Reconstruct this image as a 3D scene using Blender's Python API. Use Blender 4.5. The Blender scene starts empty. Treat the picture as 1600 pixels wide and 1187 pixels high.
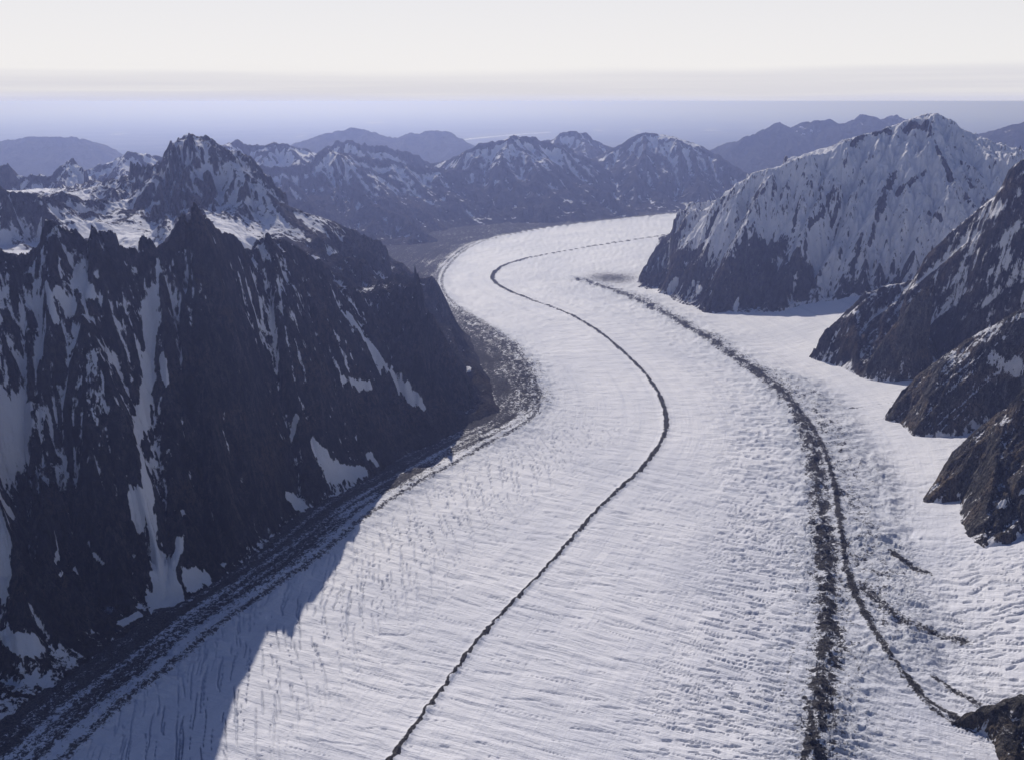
import bpy, math, random
import numpy as np
from mathutils import Vector
R = math.radians
sc = bpy.context.scene
COL = sc.collection
rng = np.random.default_rng(7)
F32 = np.float32

# ------------------------------------------------------------------ camera
CAM_H = 1700.0; PITCH = R(17.42); FPX = 1386.0
cam_d = bpy.data.cameras.new('camera'); cam = bpy.data.objects.new('camera', cam_d); COL.objects.link(cam)
cam.location = (0, 0, CAM_H); cam.rotation_euler = (R(90) - PITCH, 0, 0)
cam_d.sensor_width = 36; cam_d.lens = 36 * FPX / 1600; cam_d.clip_start = 5; cam_d.clip_end = 900000
sc.camera = cam

# ------------------------------------------------------------------ world, sun, exposure
SUN_EL, SUN_AZ = R(37), R(-14)          # azimuth measured from +Y towards +X
w = bpy.data.worlds.new('World'); sc.world = w; w.use_nodes = True
nt = w.node_tree; nt.nodes.clear()
def N(tree, typ, **kw):
    n = tree.nodes.new(typ)
    for k, v in kw.items():
        if k in n.inputs.keys() if isinstance(k, str) else False: n.inputs[k].default_value = v
        else: setattr(n, k, v)
    return n
sky = N(nt, 'ShaderNodeTexSky', sky_type='NISHITA', sun_disc=False)
sky.sun_elevation = SUN_EL; sky.sun_rotation = SUN_AZ; sky.altitude = 2500
sky.air_density = 1.0; sky.dust_density = 1.2; sky.ozone_density = 9.0
out = N(nt, 'ShaderNodeOutputWorld'); bg = N(nt, 'ShaderNodeBackground'); bg.inputs[1].default_value = 0.07
# thin grey cloud sheets lying far off along the horizon
tc = N(nt, 'ShaderNodeTexCoord'); sep = N(nt, 'ShaderNodeSeparateXYZ'); nt.links.new(tc.outputs['Generated'], sep.inputs[0])
mp = N(nt, 'ShaderNodeMapping'); mp.inputs['Scale'].default_value = (2.2, 2.2, 150); nt.links.new(tc.outputs['Generated'], mp.inputs[0])
cn = N(nt, 'ShaderNodeTexNoise'); cn.inputs['Scale'].default_value = 1.0; cn.inputs['Detail'].default_value = 4
nt.links.new(mp.outputs[0], cn.inputs[0])
band = N(nt, 'ShaderNodeMapRange', interpolation_type='SMOOTHSTEP'); band.inputs['From Min'].default_value = 0.044; band.inputs['From Max'].default_value = 0.0
nt.links.new(sep.outputs[2], band.inputs[0])
st = N(nt, 'ShaderNodeMapRange', interpolation_type='SMOOTHSTEP'); st.inputs['From Min'].default_value = 0.36; st.inputs['From Max'].default_value = 0.6
nt.links.new(cn.outputs[0], st.inputs[0])
mul = N(nt, 'ShaderNodeMath', operation='MULTIPLY'); nt.links.new(band.outputs[0], mul.inputs[0]); nt.links.new(st.outputs[0], mul.inputs[1])
mul2 = N(nt, 'ShaderNodeMath', operation='MULTIPLY'); mul2.inputs[1].default_value = 0.28; nt.links.new(mul.outputs[0], mul2.inputs[0])
low = N(nt, 'ShaderNodeMapRange', interpolation_type='SMOOTHSTEP'); low.inputs['From Min'].default_value = 0.029; low.inputs['From Max'].default_value = 0.018; low.inputs['To Max'].default_value = .42
wn = N(nt, 'ShaderNodeTexNoise'); wn.inputs['Scale'].default_value = 1.0; wn.inputs['Detail'].default_value = 3
mp2 = N(nt, 'ShaderNodeMapping'); mp2.inputs['Scale'].default_value = (3, 3, 30); nt.links.new(tc.outputs['Generated'], mp2.inputs[0]); nt.links.new(mp2.outputs[0], wn.inputs[0])
zz = N(nt, 'ShaderNodeMath', operation='MULTIPLY_ADD'); zz.inputs[1].default_value = -.012; nt.links.new(wn.outputs[0], zz.inputs[0]); nt.links.new(sep.outputs[2], zz.inputs[2])
z3 = N(nt, 'ShaderNodeMath', operation='MULTIPLY_ADD'); z3.inputs[1].default_value = -.009; nt.links.new(sep.outputs[0], z3.inputs[0]); nt.links.new(zz.outputs[0], z3.inputs[2])
nt.links.new(z3.outputs[0], low.inputs[0])
mx = N(nt, 'ShaderNodeMath', operation='ADD', use_clamp=True); nt.links.new(mul2.outputs[0], mx.inputs[0]); nt.links.new(low.outputs[0], mx.inputs[1])
mixc = N(nt, 'ShaderNodeMix', data_type='RGBA'); mixc.inputs[7].default_value = (8.9, 8.8, 9.9, 1)
# overall thin high haze whitens the blue of the sky
wh = N(nt, 'ShaderNodeMix', data_type='RGBA'); wh.inputs[7].default_value = (12.9, 12.5, 12.3, 1)
hz = N(nt, 'ShaderNodeMapRange', interpolation_type='SMOOTHSTEP'); hz.inputs['From Min'].default_value = .6; hz.inputs['From Max'].default_value = 0.0
nt.links.new(sep.outputs[2], hz.inputs[0])
dt = N(nt, 'ShaderNodeVectorMath', operation='DOT_PRODUCT'); dt.inputs[1].default_value = (math.sin(SUN_AZ), math.cos(SUN_AZ), 0); nt.links.new(tc.outputs['Generated'], dt.inputs[0])
fw = N(nt, 'ShaderNodeMapRange', interpolation_type='SMOOTHSTEP'); fw.inputs['From Min'].default_value = -1; fw.inputs['From Max'].default_value = 1; fw.inputs['To Min'].default_value = .32; fw.inputs['To Max'].default_value = .96
nt.links.new(dt.outputs['Value'], fw.inputs[0])
hf = N(nt, 'ShaderNodeMath', operation='MULTIPLY'); nt.links.new(hz.outputs[0], hf.inputs[0]); nt.links.new(fw.outputs[0], hf.inputs[1]); nt.links.new(hf.outputs[0], wh.inputs[0])
tn = N(nt, 'ShaderNodeMix', data_type='RGBA', blend_type='MULTIPLY'); tn.inputs[0].default_value = 1; tn.inputs[7].default_value = (1.03, .965, 1.03, 1); nt.links.new(sky.outputs[0], tn.inputs[6]); nt.links.new(tn.outputs[2], wh.inputs[6])
nt.links.new(mx.outputs[0], mixc.inputs[0]); nt.links.new(wh.outputs[2], mixc.inputs[6])
hb = N(nt, 'ShaderNodeMapRange', interpolation_type='SMOOTHSTEP'); hb.inputs['From Min'].default_value = 0.004; hb.inputs['From Max'].default_value = -0.008; hb.inputs['To Max'].default_value = .8
nt.links.new(zz.outputs[0], hb.inputs[0])
hm = N(nt, 'ShaderNodeMix', data_type='RGBA'); hm.inputs[7].default_value = (8.9, 9.1, 11.7, 1)
nt.links.new(hb.outputs[0], hm.inputs[0]); nt.links.new(mixc.outputs[2], hm.inputs[6]); nt.links.new(hm.outputs[2], bg.inputs[0]); nt.links.new(bg.outputs[0], out.inputs[0])

sd = bpy.data.lights.new('sun', 'SUN'); sun = bpy.data.objects.new('sun', sd); COL.objects.link(sun)
sd.energy = 3.7; sd.angle = R(0.53); sd.color = (1.0, 0.935, 0.905)
sdir = Vector((math.sin(SUN_AZ) * math.cos(SUN_EL), math.cos(SUN_AZ) * math.cos(SUN_EL), math.sin(SUN_EL)))
sun.rotation_euler = sdir.to_track_quat('Z', 'Y').to_euler()
sun.location = (-3000, 4000, 6000)
vs = sc.view_settings; vs.view_transform = 'Standard'; vs.look = 'None'; vs.gamma = 1; vs.exposure = 0.0; vs.use_curve_mapping = False
sc.cycles.use_denoising = True
try: sc.cycles.denoiser = 'OPENIMAGEDENOISE'
except Exception: pass
sc.cycles.max_bounces = 4; sc.cycles.diffuse_bounces = 2; sc.cycles.volume_bounces = 0

# ------------------------------------------------------------------ geometry helpers (a photo direction becomes a point at a real distance)
CP, SP = math.cos(PITCH), math.sin(PITCH)
def ray(px, py):
    x = (px - 800) / FPX; v = (py - 593.5) / FPX
    return x, CP - v * SP, -SP - v * CP
def G(px, py, z=0.0):
    dx, dy, dz = ray(px, py); t = (CAM_H - z) / -dz
    return (dx * t, dy * t, z)
def P(px, py, Y):
    dx, dy, dz = ray(px, py); t = Y / dy
    return (dx * t, Y, CAM_H + dz * t)
def proj(x, y, z):
    d = y * CP - (z - CAM_H) * SP
    return 800 + FPX * x / d, 593.5 + FPX * (-(z - CAM_H) * CP - y * SP) / d, d

# noise ------------------------------------------------------------
_ang = rng.uniform(0, 2 * np.pi, (256, 256)); _GX = np.cos(_ang).astype(F32); _GY = np.sin(_ang).astype(F32)
def pn(x, y, seed=0):
    x = np.asarray(x, F32) + F32(seed * 17.37); y = np.asarray(y, F32) + F32(seed * 9.71)
    ix = np.floor(x); iy = np.floor(y); fx = x - ix; fy = y - iy
    ix = ix.astype(np.int32) & 255; iy = iy.astype(np.int32) & 255
    jx = (ix + 1) & 255; jy = (iy + 1) & 255
    u = fx * fx * fx * (fx * (fx * 6 - 15) + 10); v = fy * fy * fy * (fy * (fy * 6 - 15) + 10)
    a = _GX[ix, iy] * fx + _GY[ix, iy] * fy; b = _GX[jx, iy] * (fx - 1) + _GY[jx, iy] * fy
    c = _GX[ix, jy] * fx + _GY[ix, jy] * (fy - 1); d = _GX[jx, jy] * (fx - 1) + _GY[jx, jy] * (fy - 1)
    return ((a + u * (b - a)) * (1 - v) + (c + u * (d - c)) * v) * F32(1.5)
def fbm(x, y, o=4, seed=0, g=.5):
    s = 0; a = 1.0; t = 0
    for i in range(o):
        s = s + a * pn(x * 2.03 ** i, y * 2.03 ** i, seed + i * 3); t += a; a *= g
    return s / t
def ridged(x, y, o=4, seed=0, g=.5):
    s = 0; a = 1.0; t = 0
    for i in range(o):
        s = s + a * (1 - 2 * np.abs(pn(x * 2.07 ** i, y * 2.07 ** i, seed + i * 5))); t += a; a *= g
    return s / t
def sstep(e0, e1, v):
    t = np.clip((v - e0) / (e1 - e0), 0, 1); return t * t * (3 - 2 * t)

def smooth_line(pts, n=6):
    pts = [np.array(p, float) for p in pts]; q = [2 * pts[0] - pts[1]] + pts + [2 * pts[-1] - pts[-2]]; o = []
    for i in range(1, len(q) - 2):
        for k in range(n):
            t = k / n
            o.append(.5 * (2 * q[i] + (q[i + 1] - q[i - 1]) * t + (2 * q[i - 1] - 5 * q[i] + 4 * q[i + 1] - q[i + 2]) * t * t + (-q[i - 1] + 3 * q[i] - 3 * q[i + 1] + q[i + 2]) * t ** 3))
    o.append(pts[-1]); return np.array(o)

def dist_line(x, y, pts):
    """distance, height of the nearest point, arc length there, sign (right of the line is +)"""
    pts = np.asarray(pts, float); best = np.full(x.shape, 1e18); zz = np.zeros(x.shape); ss = np.zeros(x.shape); sg = np.ones(x.shape); acc = 0
    for i in range(len(pts) - 1):
        ax, ay = pts[i, :2]; bx, by = pts[i + 1, :2]; L2 = (bx - ax) ** 2 + (by - ay) ** 2 + 1e-9; L = math.sqrt(L2)
        t = np.clip(((x - ax) * (bx - ax) + (y - ay) * (by - ay)) / L2, 0, 1)
        dx = x - ax - t * (bx - ax); dy = y - ay - t * (by - ay); d = dx * dx + dy * dy
        m = d < best; best = np.where(m, d, best)
        if pts.shape[1] > 2: zz = np.where(m, pts[i, 2] + t * (pts[i + 1, 2] - pts[i, 2]), zz)
        ss = np.where(m, acc + t * L, ss); sg = np.where(m, np.sign(dx * (by - ay) - dy * (bx - ax) + 1e-9), sg); acc += L
    return np.sqrt(best), zz, ss, sg
def inside(x, y, poly):
    r = np.zeros(x.shape, bool); n = len(poly)
    for i in range(n):
        x0, y0 = poly[i][:2]; x1, y1 = poly[(i + 1) % n][:2]
        if y0 == y1: continue
        c = ((y0 > y) != (y1 > y)) & (x < (x1 - x0) * (y - y0) / (y1 - y0) + x0); r ^= c
    return r

class Grid:
    """fan shaped grid of ground points: columns spread in bearing, rows in distance"""
    def __init__(s, a0, a1, na, Ys):
        s.a = np.linspace(a0, a1, na); s.Ys = np.asarray(Ys, float)
        s.A, s.Y = np.meshgrid(s.a, s.Ys); s.X = s.A * s.Y; s.shape = s.X.shape
    def grad(s, h):
        ha = np.gradient(h, s.a, axis=1); hy = np.gradient(h, s.Ys, axis=0)
        gx = ha / s.Y; return gx.astype(F32), (hy - s.A / s.Y * ha).astype(F32)
    def coarse(s, fn, k=4):
        """evaluate fn(x, y) -> tuple of fields on every k-th point, bilinear in between"""
        nr, nc = s.shape; ri = np.unique(np.r_[np.arange(0, nr, k), nr - 1]); ci = np.unique(np.r_[np.arange(0, nc, k), nc - 1])
        f = fn(s.X[np.ix_(ri, ci)], s.Y[np.ix_(ri, ci)])
        R_ = np.arange(nr); C_ = np.arange(nc); out = []
        rj = np.clip(np.searchsorted(ri, R_, 'right') - 1, 0, len(ri) - 2); rt = ((R_ - ri[rj]) / (ri[rj + 1] - ri[rj]))[:, None]
        cj = np.clip(np.searchsorted(ci, C_, 'right') - 1, 0, len(ci) - 2); ct = ((C_ - ci[cj]) / (ci[cj + 1] - ci[cj]))[None, :]
        for v in f:
            a = v[rj] * (1 - rt) + v[rj + 1] * rt
            out.append(a[:, cj] * (1 - ct) + a[:, cj + 1] * ct)
        return out

def blur(a, k):
    for ax in (0, 1):
        c = np.cumsum(np.concatenate([np.repeat(np.take(a, [0], ax), k + 1, ax), a, np.repeat(np.take(a, [-1], ax), k, ax)], ax), ax)
        n = a.shape[ax]; a = (np.take(c, np.arange(2 * k + 1, 2 * k + 1 + n), ax) - np.take(c, np.arange(0, n), ax)) / (2 * k + 1)
    return a

def erode(g, h, wl, amp, octs, seed=0, gain=.55, mask=1.0, sharp=.6):
    """carve ribs and gullies that run down the slope, octave by octave"""
    x = g.X.astype(F32); y = g.Y.astype(F32); h = h.astype(F32)
    for o in range(octs):
        gx, gy = g.grad(blur(h, 4 if o < 2 else 3)); m = np.sqrt(gx * gx + gy * gy) + 1e-6
        dx = -gy / m; dy = gx / m                      # across the slope
        fr = 1.0 / wl; px = x * F32(fr) + seed * 3.1 + o * 7.7; py = y * F32(fr) + seed * 1.7 + o * 3.3
        ix = np.floor(px); iy = np.floor(py); acc = 0; ws = 1e-6
        for i in (-1, 0, 1):
            for j in (-1, 0, 1):
                a = (ix + i).astype(np.int32) & 255; b = (iy + j).astype(np.int32) & 255
                vx = px - (ix + i + .5 + .45 * _GX[a, b]); vy = py - (iy + j + .5 + .45 * _GY[a, b])
                wgt = np.exp(-2.2 * (vx * vx + vy * vy))
                acc = acc + wgt * np.cos((vx * dx + vy * dy) * F32(2 * math.pi) + _GX[b, a] * 2); ws = ws + wgt
        s = acc / ws
        s = (1 - sharp) * s + sharp * (1 - 2 * np.sqrt(np.abs(.5 - .5 * s) + .02))
        h = h + (s * F32(amp) * np.clip(m * 1.2, 0, 1.3) * mask).astype(F32)
        wl *= .5; amp *= gain
    return h

def make_mesh(name, X, Y, Z, keep=None, attrs=None, vec=None, mat=None, parent=None, smooth=True):
    nr, nc = X.shape; idx = np.arange(nr * nc).reshape(nr, nc)
    q = np.stack([idx[:-1, :-1], idx[:-1, 1:], idx[1:, 1:], idx[1:, :-1]], -1).reshape(-1, 4)
    if keep is not None: q = q[keep.reshape(-1)]
    if len(q) == 0: return None
    used, inv = np.unique(q, return_inverse=True); q = inv.reshape(-1, 4)
    co = np.stack([X.ravel()[used], Y.ravel()[used], Z.ravel()[used]], -1).astype(F32)
    me = bpy.data.meshes.new(name); me.vertices.add(len(co)); me.vertices.foreach_set('co', co.ravel())
    me.loops.add(q.size); me.loops.foreach_set('vertex_index', q.ravel().astype(np.int32))
    me.polygons.add(len(q)); me.polygons.foreach_set('loop_start', np.arange(0, q.size, 4, dtype=np.int32))
    try: me.polygons.foreach_set('loop_total', np.full(len(q), 4, np.int32))
    except Exception: pass
    me.polygons.foreach_set('use_smooth', np.full(len(q), smooth, bool))
    for k, v in (attrs or {}).items():
        a = me.attributes.new(k, 'FLOAT', 'POINT'); a.data.foreach_set('value', v.ravel()[used].astype(F32))
    for k, v in (vec or {}).items():
        a = me.attributes.new(k, 'FLOAT_VECTOR', 'POINT'); a.data.foreach_set('vector', np.stack([c.ravel()[used] for c in v], -1).astype(F32).ravel())
    me.update(calc_edges=True); me.materials.append(mat)
    o = bpy.data.objects.new(name, me); COL.objects.link(o)
    if parent: o.parent = parent
    return o
def tag(o, label, cat=None, kind='structure', group=None):
    o['label'] = label
    if cat: o['category'] = cat
    if kind: o['kind'] = kind
    if group: o['group'] = group
    return o

# ------------------------------------------------------------------ materials
def new_mat(name):
    m = bpy.data.materials.new(name); m.use_nodes = True; m.node_tree.nodes.clear(); return m, m.node_tree
def math_(t, op, a, b=None, c=None, clamp=False):
    n = t.nodes.new('ShaderNodeMath'); n.operation = op; n.use_clamp = clamp
    for i, v in enumerate((a, b, c)):
        if v is None: continue
        if isinstance(v, (int, float)): n.inputs[i].default_value = v
        else: t.links.new(v, n.inputs[i])
    return n.outputs[0]
def noise(t, vec, scale, detail=5, rough=.55, dist=0.0, sc3=None):
    if sc3:
        m = t.nodes.new('ShaderNodeMapping'); m.inputs['Scale'].default_value = sc3; t.links.new(vec, m.inputs[0]); vec = m.outputs[0]
    n = t.nodes.new('ShaderNodeTexNoise'); n.inputs['Scale'].default_value = scale; n.inputs['Detail'].default_value = detail
    n.inputs['Roughness'].default_value = rough; n.inputs['Distortion'].default_value = dist; t.links.new(vec, n.inputs[0]); return n.outputs[0]
def rmap(t, v, a, b, c=0.0, d=1.0, smooth=True):
    n = t.nodes.new('ShaderNodeMapRange'); n.interpolation_type = 'SMOOTHSTEP' if smooth else 'LINEAR'
    for i, q in enumerate((a, b, c, d)): n.inputs[i + 1].default_value = q
    t.links.new(v, n.inputs[0]); return n.outputs[0]
def mixc_(t, f, a, b):
    n = t.nodes.new('ShaderNodeMix'); n.data_type = 'RGBA'
    for i, v in ((0, f), (6, a), (7, b)):
        if isinstance(v, (int, float)): n.inputs[i].default_value = v
        elif isinstance(v, tuple): n.inputs[i].default_value = (*v, 1)
        else: t.links.new(v, n.inputs[i])
    return n.outputs[2]
def attr(t, name):
    n = t.nodes.new('ShaderNodeAttribute'); n.attribute_name = name; return n
def finish(t, col, bump_h, dist, strength, rough, spec=.12):
    b = t.nodes.new('ShaderNodeBump'); b.inputs['Distance'].default_value = dist; b.inputs['Strength'].default_value = 1
    if isinstance(strength, (int, float)): b.inputs['Strength'].default_value = strength
    else: t.links.new(strength, b.inputs['Strength'])
    t.links.new(bump_h, b.inputs['Height'])
    p = t.nodes.new('ShaderNodeBsdfPrincipled'); t.links.new(col, p.inputs['Base Color']); t.links.new(b.outputs[0], p.inputs['Normal'])
    if not isinstance(spec, (int, float)): t.links.new(spec, p.inputs['Specular IOR Level']); spec = .1
    else: p.inputs['Specular IOR Level'].default_value = spec
    if isinstance(rough, (int, float)): p.inputs['Roughness'].default_value = rough
    else: t.links.new(rough, p.inputs['Roughness'])
    o = t.nodes.new('ShaderNodeOutputMaterial'); t.links.new(p.outputs[0], o.inputs[0])

SNOW = (.82, .82, .86); SNOW2 = (.70, .71, .77)
def mountain_mat(name, size, rock_a, rock_b, ratio=.3, amp=.9, bump=1.0, soft=.05, veg=None, flute=.5):
    """size = metres of the coarsest fine-grain feature"""
    m, t = new_mat(name)
    geo = t.nodes.new('ShaderNodeNewGeometry'); pos = geo.outputs['Position']
    st = (1, 1, ratio)
    n1 = noise(t, pos, 1 / size, 8, .68, .6, st); n2 = noise(t, pos, 3.2 / size, 6, .62, .3, (1, 1, ratio * 1.4))
    n3 = noise(t, pos, .22 / size, 3, .5, 0)
    sn = attr(t, 'snow').outputs['Fac']
    n0 = noise(t, pos, .28 / size, 4, .6, .8, (1, 1, ratio * .8))
    v = math_(t, 'ADD', sn, math_(t, 'MULTIPLY', math_(t, 'SUBTRACT', n1, .5), amp))
    v = math_(t, 'ADD', v, math_(t, 'MULTIPLY', math_(t, 'SUBTRACT', n0, .5), amp * .6))
    v = math_(t, 'ADD', v, math_(t, 'MULTIPLY', math_(t, 'SUBTRACT', n2, .5), amp * .8))
    n7 = noise(t, pos, 2.6 / size, 5, .6, .15, (1, 1, .07)); v = math_(t, 'ADD', v, math_(t, 'MULTIPLY', math_(t, 'SUBTRACT', n7, .5), amp * flute))
    snow = rmap(t, v, .5 - soft, .5 + soft)
    rc = mixc_(t, rmap(t, n1, .35, .65), rock_a, rock_b)
    rc = mixc_(t, rmap(t, n3, .45, .7), rc, tuple(c * k for c, k in zip(rock_b, (1.25, 1.05, .85))))
    rc = mixc_(t, rmap(t, n2, .55, .35), rc, tuple(c * .55 for c in rock_a))
    n5 = noise(t, pos, 1.3 / size, 5, .6, .2, (1, 1, .09)); rc = mixc_(t, math_(t, 'MULTIPLY', rmap(t, n5, .55, .68), .6), rc, tuple(c * 1.7 for c in rock_b))
    n6 = noise(t, pos, 2.2 / size, 6, .7, 1.0, (1, 1, .5)); rc = mixc_(t, rmap(t, math_(t, 'ABSOLUTE', math_(t, 'SUBTRACT', n6, .5)), .035, .005), rc, tuple(c * .35 for c in rock_a))
    if veg:
        rc = mixc_(t, attr(t, 'veg').outputs['Fac'], rc, veg)
    col = mixc_(t, snow, rc, mixc_(t, n3, SNOW, SNOW2))
    h = math_(t, 'ADD', n1, math_(t, 'MULTIPLY', n2, .35)); h = math_(t, 'ADD', h, math_(t, 'MULTIPLY', n7, flute * .6))
    stg = math_(t, 'MULTIPLY_ADD', snow, -.5 * bump, bump)
    finish(t, col, h, size * .55, stg, math_(t, 'MULTIPLY_ADD', snow, -.25, 1.0), math_(t, 'MULTIPLY_ADD', snow, .18, .02))
    return m
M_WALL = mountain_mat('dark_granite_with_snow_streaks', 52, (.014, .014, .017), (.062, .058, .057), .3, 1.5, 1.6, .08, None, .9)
M_PEAK = mountain_mat('snow_dusted_granite', 80, (.04, .038, .043), (.10, .092, .094), .38, 1.5, 1.3, .12)
M_FLUTE = mountain_mat('fluted_snow_face', 62, (.05, .046, .052), (.10, .092, .094), .24, .80, 1.3, .08, None, 1.3)
M_BUTT = mountain_mat('bare_grey_granite', 30, (.05, .049, .05), (.20, .19, .182), .35, 1.2, 2.0)
M_MID = mountain_mat('distant_rock_and_snow', 200, (.035, .033, .036), (.06, .055, .055), .35, 1.1, .9)
M_FAR = mountain_mat('far_rock_and_tundra', 420, (.035, .036, .036), (.05, .05, .048), .5, .9, .7)

def glacier_mat():
    m, t = new_mat('crevassed_glacier_ice')
    geo = t.nodes.new('ShaderNodeNewGeometry'); pos = geo.outputs['Position']
    fl = attr(t, 'flow').outputs['Vector']; deb = attr(t, 'debris').outputs['Fac']; ro = attr(t, 'rough').outputs['Fac']; cr = attr(t, 'crevasse').outputs['Fac']
    ra = noise(t, fl, 1.0, 5, .6, .5, (1 / 230, 1 / 34, 1)); rb = noise(t, fl, 1.0, 4, .6, .4, (1 / 90, 1 / 11, 1))
    rl = noise(t, fl, 1.0, 4, .55, .2, (1 / 14, 1 / 260, 1))
    iso = noise(t, pos, 1 / 22, 7, .68, .4); fine = noise(t, pos, 1 / 6, 4, .6); big = noise(t, pos, 1 / 700, 4, .5)
    line = cr
    dn = noise(t, pos, 1 / 13, 6, .7, .6)
    dm = math_(t, 'ADD', deb, math_(t, 'MULTIPLY', math_(t, 'SUBTRACT', dn, .5), 1.9))
    dm = math_(t, 'ADD', dm, math_(t, 'MULTIPLY', math_(t, 'SUBTRACT', fine, .5), .7))
    d = rmap(t, dm, .4, .62)
    snow = mixc_(t, rmap(t, big, .35, .65), (.81, .81, .85), (.71, .72, .78))
    snow = mixc_(t, math_(t, 'MULTIPLY', rmap(t, rl, .5, .72), .25), snow, (.55, .58, .68))
    snow = mixc_(t, math_(t, 'MULTIPLY', ro, .35), snow, (.60, .66, .76))
    snow = mixc_(t, math_(t, 'MULTIPLY', line, .6), snow, (.20, .25, .36))  # dark of the crevasse depths painted into the ice colour
    fb = noise(t, fl, 1.0, 4, .6, .1, (1 / 55, 1 / 2600, 1))
    snow = mixc_(t, math_(t, 'MULTIPLY', rmap(t, fb, .45, .68), .38), snow, (.56, .58, .66))
    rock = mixc_(t, rmap(t, fine, .35, .7), (.022, .022, .026), (.11, .105, .105))
    col = mixc_(t, d, snow, rock)
    h = math_(t, 'MULTIPLY_ADD', ra, 5.5, math_(t, 'MULTIPLY', rb, 4.6))
    h = math_(t, 'ADD', h, math_(t, 'MULTIPLY', rl, 2.5)); h = math_(t, 'ADD', h, math_(t, 'MULTIPLY', iso, math_(t, 'MULTIPLY_ADD', ro, 14.0, 3.0)))
    h = math_(t, 'ADD', h, math_(t, 'MULTIPLY', fine, 1.3)); h = math_(t, 'SUBTRACT', h, math_(t, 'MULTIPLY', line, 2.0))
    finish(t, col, h, 1.0, .9, math_(t, 'MULTIPLY_ADD', d, .3, .7), math_(t, 'MULTIPLY_ADD', d, -.25, .25))
    return m
M_ICE = glacier_mat()

# ------------------------------------------------------------------ glacier lines (on the ice surface)
gl = lambda L: [G(x, y)[:2] for x, y in L]
C_px = [(560,1260),(610,1187),(680,1090),(760,985),(850,890),(940,790),(1000,735),(1033,690),(1041,655),(1025,608),(985,560),(930,515),(880,487),(820,465),(785,450),(769,435),(780,420),(820,405),(900,390),(960,380),(1040,368)]
def back(ln, L=2200):
    d = ln[0] - ln[3]; d = d / np.hypot(*d); return np.vstack([ln[0] + d * L, ln])
C_ln = back(smooth_line(gl(C_px))); e = C_ln[-1] - C_ln[-4]; C_ln = np.vstack([C_ln, C_ln[-1] + e * 12])
R1 = back(smooth_line(gl([(1275,1260),(1272,1187),(1278,1100),(1290,1000),(1292,930),(1285,850),(1276,760),(1265,690),(1240,640),(1205,600),(1150,560),(1090,520),(1020,482),(960,455),(905,438)])))
R2 = smooth_line(gl([(1520,1145),(1460,1110),(1420,1070),(1390,1030),(1350,960),(1325,900),(1312,820),(1303,760),(1285,700),(1255,650),(1215,605)]))
R3 = smooth_line(gl([(1505,1010),(1440,985),(1395,962),(1345,915)])); R4 = smooth_line(gl([(1450,900),(1410,878),(1392,866)]))
R5 = smooth_line(gl([(1265,610),(1300,630),(1340,639),(1400,640)])); R6 = smooth_line(gl([(1540,1110),(1490,1080),(1460,1060)]))
R7 = smooth_line(gl([(1505,1125),(1450,1095),(1410,1055)])); R8 = smooth_line(gl([(1265,560),(1190,545),(1150,530),(1100,505)]))
L_px = [(20,1260),(100,1187),(180,1110),(255,1052),(335,985),(430,918),(510,862),(580,802),(680,742),(760,697),(825,660),(842,625),(822,572),(790,532),(745,502),(702,470),(690,440),(705,412),(742,384),(800,368),(900,352),(1085,332)]
L_ln = back(smooth_line(gl(L_px))); e = L_ln[-1] - L_ln[-4]; L_ln = np.vstack([L_ln, L_ln[-1] + e * 8])
MARG = back(smooth_line(gl([(1560,1260),(1480,1120),(1440,1040),(1420,960),(1400,880),(1395,800),(1375,730),(1340,670),(1290,610),(1240,568),(1180,532),(1110,500),(1040,470),(980,440),(1010,400),(1060,350)])))
# right-hand margin: tributary snow slopes rise beyond it
def apron(x, y):
    d, _, s, sg = dist_line(x, y, MARG); d = np.where(sg > 0, d, 0)
    return (.17 * np.minimum(np.maximum(d - 60, 0), 2200) + .00006 * np.minimum(d, 1500) ** 2) * sstep(9300, 8200, y)
def GA(px, py, dz=0.0):
    z = 0.0
    for _ in range(14):
        p = G(px, py, z); z = .5 * z + .5 * (float(apron(np.array([p[0]]), np.array([p[1]]))[0]) + dz)
    return G(px, py, z)

# ------------------------------------------------------------------ glacier mesh
rows_py = np.linspace(1245, 331, 560)
gY = np.concatenate([np.linspace(300, G(800, 1245)[1] - 12, 70), [G(800, q)[1] for q in rows_py]])
g = Grid(-.95, 1.0, 1330, gY)
def fields(x, y):
    dC, _, s, sg = dist_line(x, y, C_ln)
    dL, _, _, sL = dist_line(x, y, L_ln)
    r1 = dist_line(x, y, R1); r2 = dist_line(x, y, R2)
    ap = apron(x, y)
    dm, _, _, sm = dist_line(x, y, MARG)
    return dC * sg, s, dL * sL, r1[0] * r1[3], r2[0] * r2[3], ap, dm * sm, r1[0], r2[0], dC
W, S, DL, D1, D2, AP, DM, U1, U2, UC = g.coarse(fields, 4)
fixs = lambda d, u: np.where(np.abs(d) < .6 * u - 30, u, d)
D1 = fixs(D1, U1); D2 = fixs(D2, U2)
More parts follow.
